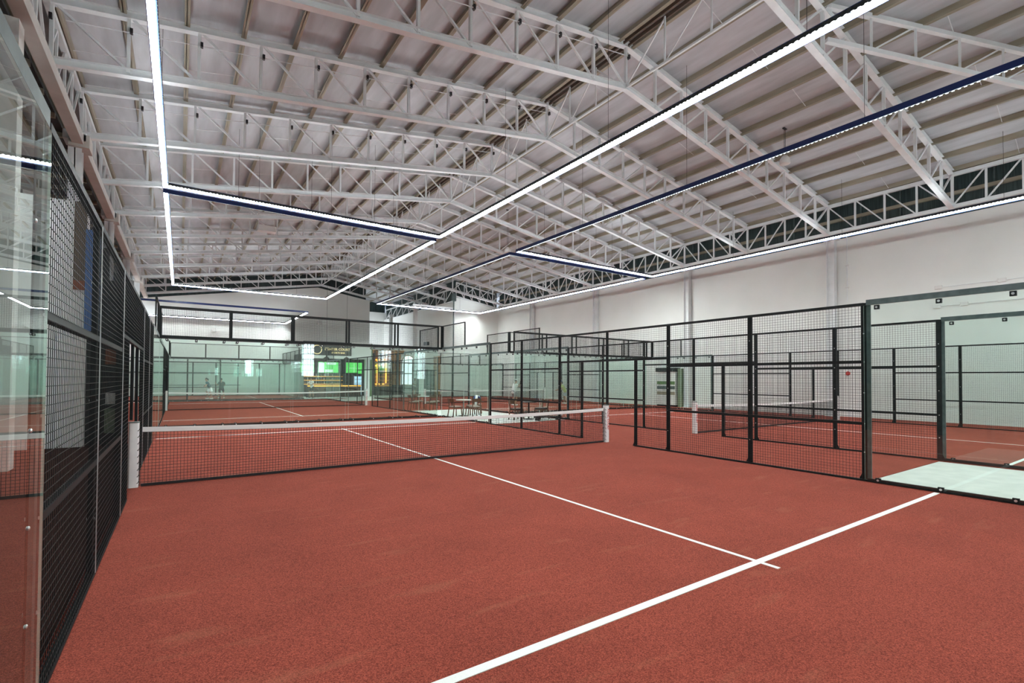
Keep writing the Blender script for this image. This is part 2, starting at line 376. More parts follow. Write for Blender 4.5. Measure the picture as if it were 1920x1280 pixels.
# ================================================================== ROOF STEEL
def truss_meshes():
    d = {}
    for nm, fz, w_ in (('bottom_chord', zb, .17), ('top_chord', zt, .17)):
        s = MB()
        for a, b in ((XL, XM), (XM, XR)):
            h = .085
            s.bar((a, 0, fz(a) + h), (b, 0, fz(b) + h), w_, .012).bar((a, 0, fz(a) - h), (b, 0, fz(b) - h), w_, .012).bar((a, 0, fz(a)), (b, 0, fz(b)), .02, 2 * h)
        d[nm] = s.data(nm, 'steel')
    return d
TD = truss_meshes()
PX = 1.4
VM = cached('vert', lambda: MB().box(-.035, -.045, 0, .035, .045, 1.0).data('vertical', 'steel'))
def diag_data(key, p, q, w_=.055):
    return cached(key, lambda: MB().bar(p, q, w_, w_).data('diagonal', 'steel'))
for i, y in enumerate(TY):
    half = y > 41.5
    t = empty('roof_truss', 'white steel roof truss spanning the hall, %s from the camera end' % ORD[i], 'roof truss', (0, y, 0), 0, 'roof trusses')
    for nm in ('bottom_chord', 'top_chord'): link(nm, TD[nm], t)
    for k in range(-10, 11):
        x = XM + k * PX; xx = min(max(x, XL + .06), XR - .06)
        v = link('vertical', VM, t, (xx, 0, zb(x))); v.scale = (1, 1, ZT - ZB)
        if k:
            s_ = 1 if k > 0 else -1
            xi = x - s_ * PX
            o = link('diagonal', diag_data(('td', s_), (0, 0, 0), (-s_ * PX, 0, (ZB - ZT) + SL * PX)), t, (xx, 0, zt(x)))
    if i in (2, 3, 4):
        s = MB(); s.tube([(XL + .3, -.09, zt(XL) - .4), (XM, -.09, zt(XM) - .4)], .012, 5)
        link('conduit', s.data('conduit', 'steel'), t)
        s = MB()
        for k in range(-10, 1): x = XM + k * PX + .05; s.box(x - .03, -.12, zt(x) - .46, x + .03, -.03, zt(x) - .34)
        o = link('conduit_clips', s.data('conduit_clips', 'screen'), t); o['kind'] = 'stuff'

def girder(name, label, x, y0, y1, low_at, group):
    """eave girder: lattice between two trusses, diagonals dropping towards low_at ('near'/'far')"""
    t = empty(name, label, 'girder', (x, y0, 0), 0, group); L = y1 - y0; z0, z1 = ZB + .02, ZT - .06
    for nm, z in (('bottom_chord', z0), ('top_chord', z1)):
        link(nm, cached(('gc', nm, round(L, 2)), lambda: MB().bar((0, 0, z), (0, L, z), .13, .14).data(nm, 'steel')), t)
    n = 4
    for k in range(1, n):
        o = link('vertical', VM, t, (0, L * k / n, z0)); o.scale = (.8, .8, z1 - z0)
    for k in range(n):
        a, b = L * k / n, L * (k + 1) / n
        d = b - a
        o = link('diagonal', diag_data(('gd', round(d, 2), low_at), (0, 0, 0), (0, d if low_at == 'far' else -d, z0 - z1), .05), t, (0, a if low_at == 'far' else b, z1))
for i in range(len(TY) - 1):
    y0, y1 = TY[i], TY[i + 1]
    la = 'far' if i % 2 == 0 else 'near'
    # columns stand at odd-numbered trusses (11.1, 19.1 ...): diagonals drop away from them
    la = 'far' if (i % 2 == 0) else 'near'
    if y1 < 40: girder('eave_girder', 'white lattice eave girder above the long white wall, %s bay from the camera' % ORD[i], 25.9, y0, y1, la, 'eave girders over the white wall')
    girder('eave_girder', 'white lattice eave girder above the cream box beam, %s bay from the camera' % ORD[i], XL - .02, y0, y1, la, 'eave girders over the box beam')
    t = empty('ridge_bracing', 'slim white ridge bracing under the roof peak, %s bay from the camera' % ORD[i], 'bracing', (XM, y0, 0), 0, 'ridge bracing')
    L = y1 - y0
    link('bottom_tie', MB().bar((0, 0, 10.9), (0, L, 10.9), .06).data('bottom_tie', 'steel'), t)
    for k in (1, 2): link('vertical', MB().bar((0, L * k / 3, 10.9), (0, L * k / 3, 12.26), .045).data('vertical', 'steel'), t)
    link('diagonal', MB().bar((0, 0, 10.9), (0, L / 3, 12.2), .04).data('diagonal', 'steel'), t)
    link('diagonal', MB().bar((0, L, 10.9), (0, 2 * L / 3, 12.2), .04).data('diagonal', 'steel'), t)
    link('diagonal', MB().bar((0, L / 3, 12.2), (0, 2 * L / 3, 10.9), .03).data('diagonal', 'steel'), t)
# slanting brace in the first bays, upper right of the view
t = empty('corner_brace_truss', 'slanting white lattice brace between the two nearest roof trusses on the right', 'bracing', (0, 0, 0))
pa, pb = Vector((14.9, 6.55, 10.95)), Vector((21.5, 2.6, 9.6)); hh = Vector((0, 0, .95))
link('bottom_chord', MB().bar(pa, pb, .12, .12).data('bottom_chord', 'steel'), t)
link('top_chord', MB().bar(pa + hh, pb + hh, .12, .12).data('top_chord', 'steel'), t)
for k in range(1, 6):
    a = pa.lerp(pb, k / 6); link('vertical', MB().bar(a, a + hh, .05).data('vertical', 'steel'), t)
    b = pa.lerp(pb, (k + 1) / 6); link('diagonal', MB().bar(a, b + hh, .04).data('diagonal', 'steel'), t)

# gable lattice above the right block and in the recess
def lattice(label, p, q, h, n):
    t = empty('gable_girder', label, 'girder'); p = Vector(p); q = Vector(q); hv = Vector((0, 0, h))
    link('bottom_chord', MB().bar(p, q, .12).data('bottom_chord', 'steel'), t); link('top_chord', MB().bar(p + hv, q + hv, .12).data('top_chord', 'steel'), t)
    for k in range(n + 1):
        a = p.lerp(q, k / n); link('vertical', MB().bar(a, a + hv, .06).data('vertical', 'steel'), t)
        if k < n: b = p.lerp(q, (k + 1) / n); link('diagonal', MB().bar(a + hv, b, .05).data('diagonal', 'steel'), t)
lattice('white lattice girder over the short white wall at the far end of the right-hand courts', (21.7, 40.9, 9.36), (26, 40.9, 8.67), 1.3, 5)
lattice('white lattice girder running back along the recess beside the short white wall', (21.5, 41.2, 8.9), (21.5, 59, 8.9), 1.2, 10)

# ================================================================== LED LIGHT RUNS
def led_profile(L, kind):
    """local: x along the run, +y towards the inside of the ring, z up (0 = underside)"""
    s = MB()
    if kind == 'housing':
        s.box(0, -.015, 0, L, .0, .13).box(0, -.015, .13, L, .15, .142)
    elif kind == 'lip':
        s.box(0, .135, .06, L, .142, .13)
        n = int(L / .1)
        for k in range(n): x = (k + .5) * L / n; s.box(x - .025, .14, .04, x + .025, .15, .135)
    elif kind == 'lens':
        pr = [(.004, .03), (.03, .02), (.09, .075), (.1, .1), (.1, .128), (.004, .128)]
        s.add([(0, y, z) for y, z in pr] + [(L, y, z) for y, z in pr], [tuple(range(6)), tuple(range(6, 12))[::-1]] + [(i, 6 + i, 6 + (i + 1) % 6, (i + 1) % 6) for i in range(6)])
    elif kind == 'slot':
        s.box(.1, .04, .143, L - .1, .11, .149)
    return s
def light_run(t, x, y, z, rz, L, hang=True):
    h = link('housing', cached(('h', L), lambda: led_profile(L, 'housing').data('housing', 'navy')), t, (x, y, z), (0, 0, rz))
    link('louvre', cached(('l', L), lambda: led_profile(L, 'lip').data('louvre', 'lip')), h)
    n = max(1, round(L / 1.96)); seg = L / n
    for k in range(n):
        link('led_lens', cached(('s', round(seg, 3)), lambda: led_profile(seg - .06, 'lens').data('led_lens', 'led')), h, (k * seg + .03, 0, 0))
    link('top_slot', cached(('u', L), lambda: led_profile(L, 'slot').data('top_slot', 'ledup')), h)
    if hang:
        c_, s_ = math.cos(rz), math.sin(rz)
        for k in range(1, 4):
            d = L * k / 4 - .3; X = x + c_ * d
            hh_ = zt(X) - z if XL < X < XR else .8
            link('hanging_wire', MB().tube([(d, .07, .14), (d, .07, hh_)], .005, 5).data('hanging_wire', 'screen'), h)
def ring(where, x0, y0, x1, y1, z, hang=True):
    t = empty('light_ring', 'rectangular ring of white LED light runs hanging over %s' % where, 'light', (0, 0, 0), 0, 'suspended LED light rings')
    light_run(t, x0, y1, z, -PI / 2, y1 - y0, hang); light_run(t, x1, y0, z, PI / 2, y1 - y0, hang)
    light_run(t, x1, y1, z, PI, x1 - x0, hang); light_run(t, x0, y0, z, 0, x1 - x0, hang)
ring('the nearest court', -.03, .1, 9.9, 19.95, 7.86)
ring('the court across the corridor', 13.95, .1, 23.95, 19.95, 7.86)
ring('the court beyond the nearest', -.03, 20.5, 9.95, 40.4, 7.86)
ring('the far right-hand court', 13.97, 20.5, 24.0, 40.4, 7.86)
ring('the crosswise far court', -11.3, 42.0, 8.95, 52.1, 6.9, False)

# ================================================================== COURT FENCES
PW = .09
def wire_mesh(wd, h):
    def f():
        s = MB(); r = .0017
        n = max(2, round(wd / .05)); m = max(2, round(h / .05))
        for k in range(n + 1): x = wd * k / n; s.bar((x, 0, 0), (x, 0, h), 2 * r, cap=False)
        for k in range(m + 1): z = h * k / m; s.bar((0, .004, z), (wd, .004, z), 2 * r, cap=False)
        return s.data('wire_mesh', 'wire')
    return cached(('wm', round(wd, 2), round(h, 2)), f)
def pane_data(wd, h):
    def f():
        s = MB(); s.box(0, -.006, 0, wd, .006, h, 0)
        s.mi = [1 if i in (0, 1, 3, 5) else 0 for i in range(6)]
        return s.data('glass_pane', ['glass', 'glassedge'])
    return cached(('gp', round(wd, 2), round(h, 2)), f)
def clamp_data(): 
    def f():
        s = MB(); s.box(-.035, -.02, -.035, .035, .02, .035, 0)
        for sg in (1, -1):
            s.add([(.018 * math.cos(a), sg * .026, .018 * math.sin(a)) for a in [PI / 4 * k for k in range(8)]] + [(.018 * math.cos(a), sg * .019, .018 * math.sin(a)) for a in [PI / 4 * k for k in range(8)]],
                  [tuple(range(8)) if sg < 0 else tuple(range(8))[::-1]] + [(k, (k + 1) % 8, 8 + (k + 1) % 8, 8 + k) for k in range(8)], 1)
        return s.data('glass_clamp', ['black', 'bolt'])
    return cached('clamp', f)
def post_data(h, w_=PW):
    return cached(('post', round(h, 2), w_), lambda: MB().cbox(-w_ / 2, -.02, 0, w_ / 2, .02, h, .006).data('post', 'black'))
def rail_data(L, h, m='black', d=.05):
    return cached(('rail', round(L, 2), h, m, d), lambda: MB().box(0, -d / 2, -h / 2, L, d / 2, h / 2).data('rail', m))
def foot_data():
    return cached('foot', lambda: MB().box(-.1, -.05, 0, .1, .02, .01).bar((.09, -.012, .01), (.035, -.012, .14), .01, .03).data('foot_plate', 'black'))
def fence(label, p0, rz, spec, group='court fences'):
    t = empty('court_fence', label, 'fence', (p0[0], p0[1], 0), rz, group)
    for s0, s1, z0, z1 in spec.get('glass', []):
        g = link('glass_pane', pane_data(s1 - s0 - .012, z1 - z0), t, (s0 + .006, 0, z0))
        if spec.get('clamps', 1):
            W = s1 - s0
            for q in (.2, W / 2, W - .2):
                for zz in (.0, z1 - z0): link('glass_clamp', clamp_data(), g, (q, 0, zz + (.012 if zz == 0 else -.045)))
    for s0, s1, z0, z1 in spec.get('mesh', []):
        o = link('wire_mesh', wire_mesh(s1 - s0 - .04, z1 - z0), t, (s0 + .02, 0, z0)); o['kind'] = 'stuff'
    for e in spec.get('posts', []):
        s0, z0, z1 = e[:3]
        W_ = e[3] if len(e) > 3 else PW
        p = link('post', post_data(z1 - z0, W_), t, (s0, -.032, z0))
        if z0 < .1: link('foot_plate', foot_data(), p)
        if z0 < .1 and z1 > 2.5:
            b = cached('postbolts', lambda: boltcol()); link('bolts', b, p)
    for e in spec.get('rails', []):
        nm, s0, s1, z, h = e[:5]; m = e[5] if len(e) > 5 else 'black'
        link(nm, rail_data(s1 - s0, h, m, e[6] if len(e) > 6 else .045), t, (s0, -.02, z))
    return t
def boltcol():
    s = MB()
    for z in (.5, .98, 1.5, 2.02, 2.5):
        for sg in (-1, 1): s.box(-.008, sg * .024 - .005, z - .008, .008, sg * .024 + .005, z + .008)
    return s.data('bolts', 'bolt')

def side_spec(L=20.0, dooror=True):
    S = {'glass': [], 'mesh': [], 'posts': [], 'rails': []}
    for a, b in ((0, 2), (2, 4), (16, 18), (18, 20)): S['glass'].append((a, b, .05, 2.97))
    for a, b in ((4, 6), (6, 8), (12, 14), (14, 16)):
        S['mesh'] += [(a, b, .04, .96), (a, b, 1.0, 2.0), (a, b, 2.04, 2.97)]
        S['rails'] += [('cross_rail', a, b, .98, .05), ('cross_rail', a, b, 2.02, .05)]
    for a, b in ((8, 9), (11, 12)): S['mesh'].append((a, b, .04, 2.2))
    S['mesh'] += [(8, 10, 2.23, 2.97), (10, 12, 2.23, 2.97)]
    for a, b in ((0, 2), (18, 20)): S['mesh'].append((a, b, 3.06, 3.97))
    for s0 in (4, 6, 8, 12, 14, 16): S['posts'].append((s0, 0, 3.02))
    S['posts'] += [(10, 1.04, 3.02, .07), (9, 0, 2.22), (11, 0, 2.22), (0, 3, 4.02, .07), (2, 3, 4.02, .06), (18, 3, 4.02, .06), (20, 3, 4.02, .09)]
    S['rails'] += [('top_rail', 4, 16, 3.0, .045), ('top_rail', 0, 2, 4.0, .035), ('top_rail', 18, 20, 4.0, .035), ('door_head', 8, 12, 2.21, .05),
                   ('bottom_rail', 4, 9, .03, .035), ('bottom_rail', 11, 16, .03, .035),
                   ('glass_head', 0, 3.96, 3.02, .09, 'flat', .05), ('glass_head', 16.04, 20, 3.02, .09, 'flat', .05),
                   ('glass_foot', 0, 3.96, .045, .055, 'black', .05), ('glass_foot', 16.04, 20, .045, .055, 'black', .05)]
    # steel flats that the end panes bolt to
    for s0 in (3.93, 16.07): S['rails'].append(('glass_jamb', s0 - .03, s0 + .03, 1.5, 2.95, 'flat', .02))
    return S
def end_spec(L=10.11):
    S = {'glass': [], 'mesh': [], 'posts': [], 'rails': []}
    for k in range(5):
        a, b = L * k / 5, L * (k + 1) / 5
        S['glass'].append((a, b, .05, 2.97)); S['mesh'].append((a, b, 3.07, 3.97))
    for k in range(6): S['posts'].append((L * k / 5, 3.0, 4.02, .075))
    S['rails'] += [('top_rail', 0, L, 4.0, .04), ('glass_head', 0, L, 3.02, .09), ('glass_foot', 0, L, .045, .05)]
    return S
SS = side_spec()
for nm, cx, cy in (('the nearest court', 0, 0), ('the court across the corridor', 14, 0), ('the court beyond the nearest', 0, 20.5), ('the far right-hand court', 14, 20.5)):
    fence('black mesh and glass fence, left side of %s' % nm, (cx - .05, cy + 20), -PI / 2, SS if cx or cy else {**SS, 'clamps': 0})
    fence('black mesh and glass fence, right side of %s' % nm, (cx + 10.06, cy), PI / 2, SS)
    fence('glass wall topped with black mesh, far end of %s' % nm, (cx + 10.06, cy + 20.04), PI, end_spec())
    if cy: fence('glass wall topped with black mesh, near end of %s' % nm, (cx - .05, cy - .04), 0, end_spec())
S5 = {'glass': [(k * 2, k * 2 + 2, .05, 2.97) for k in range(3)], 'mesh': [], 'posts': [], 'rails': []}
for k in range(3, 7):
    a = k * 2 - .3
    S5['mesh'] += [(a, a + 2, .04, .96), (a, a + 2, 1.0, 2.0), (a, a + 2, 2.04, 2.97)]
    S5['rails'] += [('cross_rail', a, a + 2, .98, .05), ('cross_rail', a, a + 2, 2.02, .05)]
    S5['posts'].append((a, 0, 3.02))
S5['rails'] += [('top_rail', 5.7, 13.7, 3.0, .045), ('bottom_rail', 0, 13.7, .05, .1), ('glass_head', 0, 5.7, 3.02, .08, 'black', .05)]
fence('black mesh and glass fence along the near side of the crosswise far court', (8.65, 42), PI, S5)
t = empty('edge_strips', 'thin bright steel edges between the mesh panels of the left fence of the nearest court', 'edging', (-.043, 0, 0))
for y in (5.96, 8.0, 12.0, 14.0): link('edge_strip', MB().box(.0, y - .004, .05, .007, y + .004, 2.98).data('edge_strip', 'bolt'), t)
S6 = {'glass': [(k * 1.75 , k * 1.75 + 1.75, .05, 2.97) for k in range(8)], 'posts': [(k * 1.75 + .2, 0, 3.02) for k in range(8)], 'rails': [('glass_head', 0, 14, 3.02, .08), ('bottom_rail', 0, 14, .05, .06)], 'clamps': 0}
for k in range(2, 8): S6['rails'] += [('cross_rail', k * 1.75, k * 1.75 + 1.75, .98, .05), ('cross_rail', k * 1.75, k * 1.75 + 1.75, 2.02, .05)]
fence('glass fence with black posts along the far side of the crosswise far court', (8.65, 52.05), PI, S6)
fence('glass wall topped with black mesh, bar end of the crosswise far court', (8.69, 42.02), PI / 2, end_spec(10.0))

# bolts on the near left glass
t = empty('bolt_set', 'zinc fixing bolts in a column on the nearest left glass pane', 'bolts', (-.05, 3.7, 0))
for z in (.55, 1.0, 1.45, 2.43):
    link('bolt', cached('bigbolt', lambda: MB().lathe([(.0, 0), (.010, 0), (.010, .004), (.006, .007), (0, .007)], 12).data('bolt', 'bolt', True)), t, (.006, 0, z), (0, PI / 2, 0))

# ================================================================== NETS
def net_z(s, L): return .915 - .07 * (1 - (2 * s / L - 1) ** 2)
def make_net(label, x, y, rz, L=10.0, letters=True):
    t = empty('court_net', label, 'net', (x, y, T), rz, 'padel nets')
    def mesh():
        s = MB(); n = int(L / .046); r = .0048
        for k in range(n + 1):
            q = L * k / n; s.bar((q, 0, .02), (q, 0, net_z(q, L) - .03), r, cap=False)
        m = 18
        for j in range(m + 1):
            pts = [(L * k / 12, 0, .02 + (net_z(L * k / 12, L) - .05) * j / m) for k in range(13)]
            for a, b in zip(pts, pts[1:]): s.bar(a, b, r, cap=False)
        return s.data('net_cords', 'net')
    o = link('net_cords', cached(('net', L), mesh), t); o['kind'] = 'stuff'
    def band():
        s = MB(); N = 20
        for k in range(N):
            a, b = L * k / N + (.06 if k == 0 else 0), L * (k + 1) / N - (.06 if k == N - 1 else 0)
            za, zb_ = net_z(a, L), net_z(b, L)
            s.add([(a, -.012, za - .072), (b, -.012, zb_ - .072), (b, -.012, zb_), (a, -.012, za), (a, .012, za - .072), (b, .012, zb_ - .072), (b, .012, zb_), (a, .012, za)],
                  [(0, 1, 2, 3), (7, 6, 5, 4), (3, 2, 6, 7), (1, 0, 4, 5)])
        return s.data('top_band', 'band')
    link('top_band', cached(('band', L), band), t)
    link('bottom_cord', cached(('bc', L), lambda: MB().box(.05, -.012, .005, L - .05, .012, .045).data('bottom_cord', 'net')), t)
    for e, sx in ((0, -1), (1, 1)):
        p = link('net_post', cached('npost', lambda: MB().cbox(-.065, -.065, .0, .065, .065, .985, .018).data('net_post', 'pad')), t, (L * e + sx * .045, 0, 0))
        link('post_cap', cached('ncap', lambda: MB().cbox(-.068, -.068, .985, .068, .068, 1.0, .02).data('post_cap', 'flat')), p)
        link('lacing', cached(('lace', sx), lambda: lace(-sx)), p)
        if letters == sx:
            link('red_lettering', letters_data(), p, (-.012, -.067, .90), (PI / 2, PI / 2, 0))
    return t
def lace(sx):
    s = MB()
    for k in range(9):
        z = .06 + k * .1
        s.bar((sx * .05, -.066, z), (sx * .075, -.03, z + .035), .008).bar((sx * .05, .066, z), (sx * .075, .03, z + .035), .008)
    s.tube([(sx * .075, 0, .02), (sx * .075, 0, .93)], .006, 5)
    return s.data('lacing', 'net')
def text_mesh(name, txt, size, m, ext=.002, align='LEFT', res=2, space=1.0):
    cu = bpy.data.curves.new(name, 'FONT'); cu.body = txt; cu.size = size; cu.extrude = ext; cu.align_x = align; cu.resolution_u = res; cu.offset = size * .02; cu.space_character = space
    o = bpy.data.objects.new(name, cu); COL.objects.link(o)
    dg = bpy.context.evaluated_depsgraph_get(); dg.update()
    me = bpy.data.meshes.new_from_object(o.evaluated_get(dg)); bpy.data.objects.remove(o)
    me.materials.clear(); me.materials.append(MT[m]); return me
def letters_data(): return cached('padtext', lambda: text_mesh('red_lettering', 'PADEL COURT', .085, 'red'))
make_net('black padel net with white band across the nearest court', 0, 10, 0, letters=1)
make_net('black padel net with white band on the court across the corridor', 14, 10, 0, letters=-1)
make_net('black padel net with white band on the court beyond the nearest', 0, 30.5, 0, letters=1)
make_net('black padel net with white band on the far right-hand court', 14, 30.5, 0, letters=-1)
make_net('black padel net with white band on the crosswise far court', -1.35, 42.1, PI / 2, 9.8, False)

# ================================================================== LEFT OF THE NEAREST COURT
struct('wall_screen', MB().box(-2.6, 16.07, 0, -1.37, 16.3, 5.9), 'wall')
tag(link('blue_sheet', MB().box(-1.40, 16.0, 2.8, -1.13, 16.04, 5.25).data('blue_sheet', 'blue')), 'tall blue sheet hanging beside the white screen behind the left mesh fence', 'banner')
struct('wall_screen_dark', MB().box(-1.37, 16.22, 0, -.98, 16.35, 4.9).box(-.98, 16.22, 0, -.66, 16.35, 4.1), 'dark')
dc = empty('display_cabinet', 'tall black display cabinet beside the white screen behind the left fence', 'cabinet', (-1.02, 15.98, 0))
link('body', MB().box(0, .02, 0, .34, .23, 2.6).data('body', 'screen'), dc)
link('header', MB().box(.03, 0, 2.0, .31, .02, 2.38).data('header', 'rust'), dc)
link('shelf', MB().box(.02, -.01, 1.0, .32, .02, 1.03).data('shelf', 'flat'), dc)
link('white_tray', MB().box(.05, -.03, 1.03, .3, .02, 1.3).data('white_tray', 'shelfwhite'), dc)
link('lower_panel', MB().box(.03, 0, .32, .31, .02, .92).data('lower_panel', 'olive'), dc)
o = tag(link('wall_board', MB().box(-1.62, 16.03, 4.0, -1.39, 16.07, 5.9).data('wall_board', 'brown')), 'dark brown board fixed high on the white screen behind the left fence', 'board')
link('lower_strip', MB().box(-1.62, 16.02, 3.78, -1.39, 16.07, 4.0).data('lower_strip', 'rust'), o)
d = struct('door_1', MB().box(-1.88, 16.03, .02, -1.6, 16.07, 2.6), 'wall')
struct('door_trim', MB().box(-1.92, 16.04, .0, -1.88, 16.08, 2.64).box(-1.6, 16.04, 0, -1.56, 16.08, 2.64).box(-1.92, 16.04, 2.6, -1.56, 16.08, 2.64), 'steel', d)
tag(link('notice_board', MB().box(-4.38, 18.4, .9, -4.33, 21.0, 2.4).data('notice_board', 'brown')), 'brown notice board on the dark wall behind the left fence', 'board')
tag(link('side_bench', MB().box(-4.2, 22, .4, -3.7, 25, .46).box(-4.15, 22.1, 0, -3.75, 22.2, .4).box(-4.15, 24.8, 0, -3.75, 24.9, .4).data('side_bench', 'wood')), 'long wooden bench at the foot of the dark left wall', 'bench')

# ================================================================== WALL FITTINGS
def conduit_run(label, z, y0, boxes):
    t = empty('wall_conduit', label, 'conduit', (26.39, 0, z))
    link('pipe', MB().tube([(0, y0, 0), (0, -4, 0)], .012, 6).data('pipe', 'steel'), t)
    for y in boxes: link('junction_box', cached('jbox', lambda: MB().cbox(-.06, -.12, -.07, .02, .12, .07, .02).data('junction_box', 'shelfwhite')), t, (0, y, 0))
conduit_run('thin wall conduit with two white boxes, upper of the pair on the long white wall', 5.58, 7.15, (7.17, 5.29))
conduit_run('thin wall conduit with two white boxes, lower of the pair on the long white wall', 4.8, 7.2, (7.23, 6.38))
t = empty('wall_downpipe', 'slim vertical white conduit on the long white wall next to a column', 'conduit', (26.37, 10.5, 0))
link('pipe', MB().tube([(0, 0, 5.4), (0, 0, 8.5)], .02, 6).data('pipe', 'steel'), t)
for z in (6.05, 7.1): link('pipe_clip', MB().box(-.04, -.06, z, .04, .06, z + .05).data('pipe_clip', 'shelfwhite'), t)
tag(link('fire_bell', MB().lathe([(0, 0), (.09, 0), (.1, .03), (.07, .07), (0, .08)], 16).data('fire_bell', 'red', True), None, (26.41, 10.5, 2.04), (0, -PI / 2, 0)), 'small round red fire bell on the long white wall', 'fire bell')
cb = empty('wall_cabinet', 'pale cabinet with olive bands and dark top against the long white wall', 'cabinet', (25.95, 19.78, 0))
link('body', MB().box(0, 0, .12, .42, 1.45, 2.2).data('body', 'shelfwhite'), cb)
link('top', MB().box(-.03, -.03, 2.2, .42, 1.5, 2.45).data('top', 'dark'), cb)
link('plinth', MB().box(.02, .02, .012, .4, 1.43, .12).data('plinth', 'screen'), cb)
for z, m in ((.75, 'tan'), (1.1, 'flat'), (1.4, 'green')): link('band', MB().box(-.015, .05, z, 0, 1.4, z + .2).data('band', m), cb)
tag(link('olive_panel', MB().cbox(26.02, 19.38, .012, 26.36, 19.69, 2.4, .03).data('olive_panel', 'olive')), 'tall narrow olive panel between the pale cabinet and a white column', 'panel')
def cone_lamp(label, x, y, z, drop):
    t = empty('pendant_lamp', label, 'lamp', (x, y, z), 0, 'pendant lamps under the roof'); drop = zt(x) + RZ - .04 - z - .33
    link('shade', cached('plshade', lambda: MB().lathe([(.17, 0), (.19, .02), (.17, .2), (.1, .3), (.05, .34), (0, .35)], 16).data('shade', 'shelfwhite', True)), t)
    link('rod', MB().tube([(-.04, 0, .33), (-.04, 0, .33 + drop)], .008, 5).data('rod', 'screen'), t)
    link('rod', MB().tube([(.04, 0, .33), (.04, 0, .33 + drop)], .008, 5).data('rod', 'screen'), t)
    link('bracket', MB().box(-.1, -.04, .33 + drop, .1, .04, .37 + drop).data('bracket', 'screen'), t)
cone_lamp('white bell-shaped pendant lamp hanging on two rods over the right-hand courts', 19.4, 9.88, 9.92, .95)
cone_lamp('white bell-shaped pendant lamp near the far left corner of the roof', .2, 41.5, 8.55, .9)
cone_lamp('white bell-shaped pendant lamp over the far right-hand court', 16.5, 24.5, 9.2, .8)
tag(link('ceiling_unit', MB().cbox(-.45, -.25, 0, .45, .25, .3, .05).box(-.4, -.02, .3, -.36, .02, .9).box(.36, -.02, .3, .4, .02, .9).data('ceiling_unit', 'shelfwhite'), None, (4.3, 30, 9.65)), 'white box-shaped unit hung under the roof above the second court', 'ceiling unit')
for k, (x, z, lab) in enumerate(((1.7, 7.65, 'small white wall speaker high on the far wall, left end'), (3.0, 6.0, 'small round wall lamp low on the far wall, left of the light corner'), (9.2, 5.6, 'small round wall lamp on the far wall behind the mesh, right of the light corner'), (12.2, 7.3, 'small wall speaker below the peak of the far wall'))):
    tag(link('wall_speaker' if k in (0, 3) else 'wall_lamp', MB().cbox(-.16, -.22, -.16, .16, 0, .16, .04).lathe([(0, -.2), (.1, -.2), (.1, -.16), (0, -.16)], 12).data('wall_fitting', 'shelfwhite'), None, (x, YF, z)), lab, 'speaker' if k in (0, 3) else 'lamp')
t = empty('roller_box', 'dark box with a long down-pipe on the corner of the short white wall', 'downpipe', (21.44, 40.83, 0))
link('hopper', MB().cbox(-.2, -.12, 8.9, .2, .15, 9.6, .04).data('hopper', 'flat'), t)
link('pipe', MB().tube([(0, .05, .0), (0, .05, 8.9)], .06, 8).data('pipe', 'flat'), t)

# ================================================================== BAR AND LOUNGE AT THE FAR END
BY = 45.0
struct('trim_bar_beam', MB().box(9.2, BY - .1, 3.4, 15.1, BY + .25, 3.66), 'wall')
struct('wall_bar_upper', MB().box(13.27, BY, 3.66, 15.1, BY + .2, 4.9), 'wall')
struct('wall_bar_side', MB().box(14.55, BY - .1, 0, 14.95, BY + .3, 3.4), 'wall')
struct('wall_bar_back', MB().box(8.9, BY + 2.2, 0, 15.2, BY + 2.35, 3.7), 'dark')
struct('wall_bar_left', MB().box(8.9, BY + .3, 0, 9.05, BY + 2.2, 3.7), 'dark')
struct('ceiling_bar', MB().box(8.9, BY + .25, 3.66, 15.2, BY + 2.35, 3.72), 'dark')
sg = tag(link('bar_sign', MB().box(9.2, BY - .12, 3.66, 13.25, BY + .12, 4.85).data('bar_sign', 'dark')), 'dark bar sign reading CENTER COURT SPORTS BAR in gold letters above the bar', 'sign')
link('lettering', text_mesh('lettering', 'CENTER COURT', .295, 'gold', .01), sg, (10.92, BY - .14, 4.12), (PI / 2, 0, 0))
link('lettering', text_mesh('lettering', 'SPORTS BAR', .21, 'gold', .01), sg, (11.5, BY - .14, 3.84), (PI / 2, 0, 0))
def ring_mesh():
    s = MB(); N = 28; pts = [(10.3 + .37 * math.cos(a), BY - .14, 4.15 + .37 * math.sin(a)) for a in [2 * PI * k / N for k in range(N + 1)]]
    return s.tube(pts, .035, 6).data('round_emblem', 'gold', True)
link('round_emblem', ring_mesh(), sg)
def tv(label, x0, x1, z0, z1, y, mid=False):
    t = empty('television', label, 'television', (x0, y, z0), 0, 'televisions over the bar')
    W, H = x1 - x0, z1 - z0
    link('case', MB().box(-.04, 0, -.04, W + .04, .08, H + .04).data('case', 'screen'), t)
    s = MB().box(0, -.012, 0, W, 0, H); link('screen', s.data('screen', 'pitch'), t)
    link('bracket', MB().box(W / 2 - .05, .03, H + .04, W / 2 + .05, .08, 3.66 - z0).data('bracket', 'screen'), t)
    if mid:
        s = MB()
        s.box(.02, -.018, .02, W * .3, -.012, H * .95)
        s.box(W * .35, -.018, .05, W * .75, -.012, H * .3).box(W * .4, -.018, H * .75, W * .9, -.012, H * .97)
        link('picture', s.data('picture', 'white_e'), t)
    else:
        s = MB().box(W * .1, -.016, H * .48, W * .9, -.012, H * .5).box(W * .49, -.016, .05, W * .51, -.012, H - .05)
        link('picture', s.data('picture', 'white_e'), t)
tv('television showing a green pitch, left one of three over the bar', 8.95, 10.2, 2.15, 3.05, BY + .5)
tv('television showing a mixed white and green picture, middle one of three over the bar', 10.55, 12.25, 2.15, 3.1, BY + .5, True)
tv('television showing a green pitch, right one of three over the bar', 12.95, 14.4, 2.1, 3.1, BY + .5)
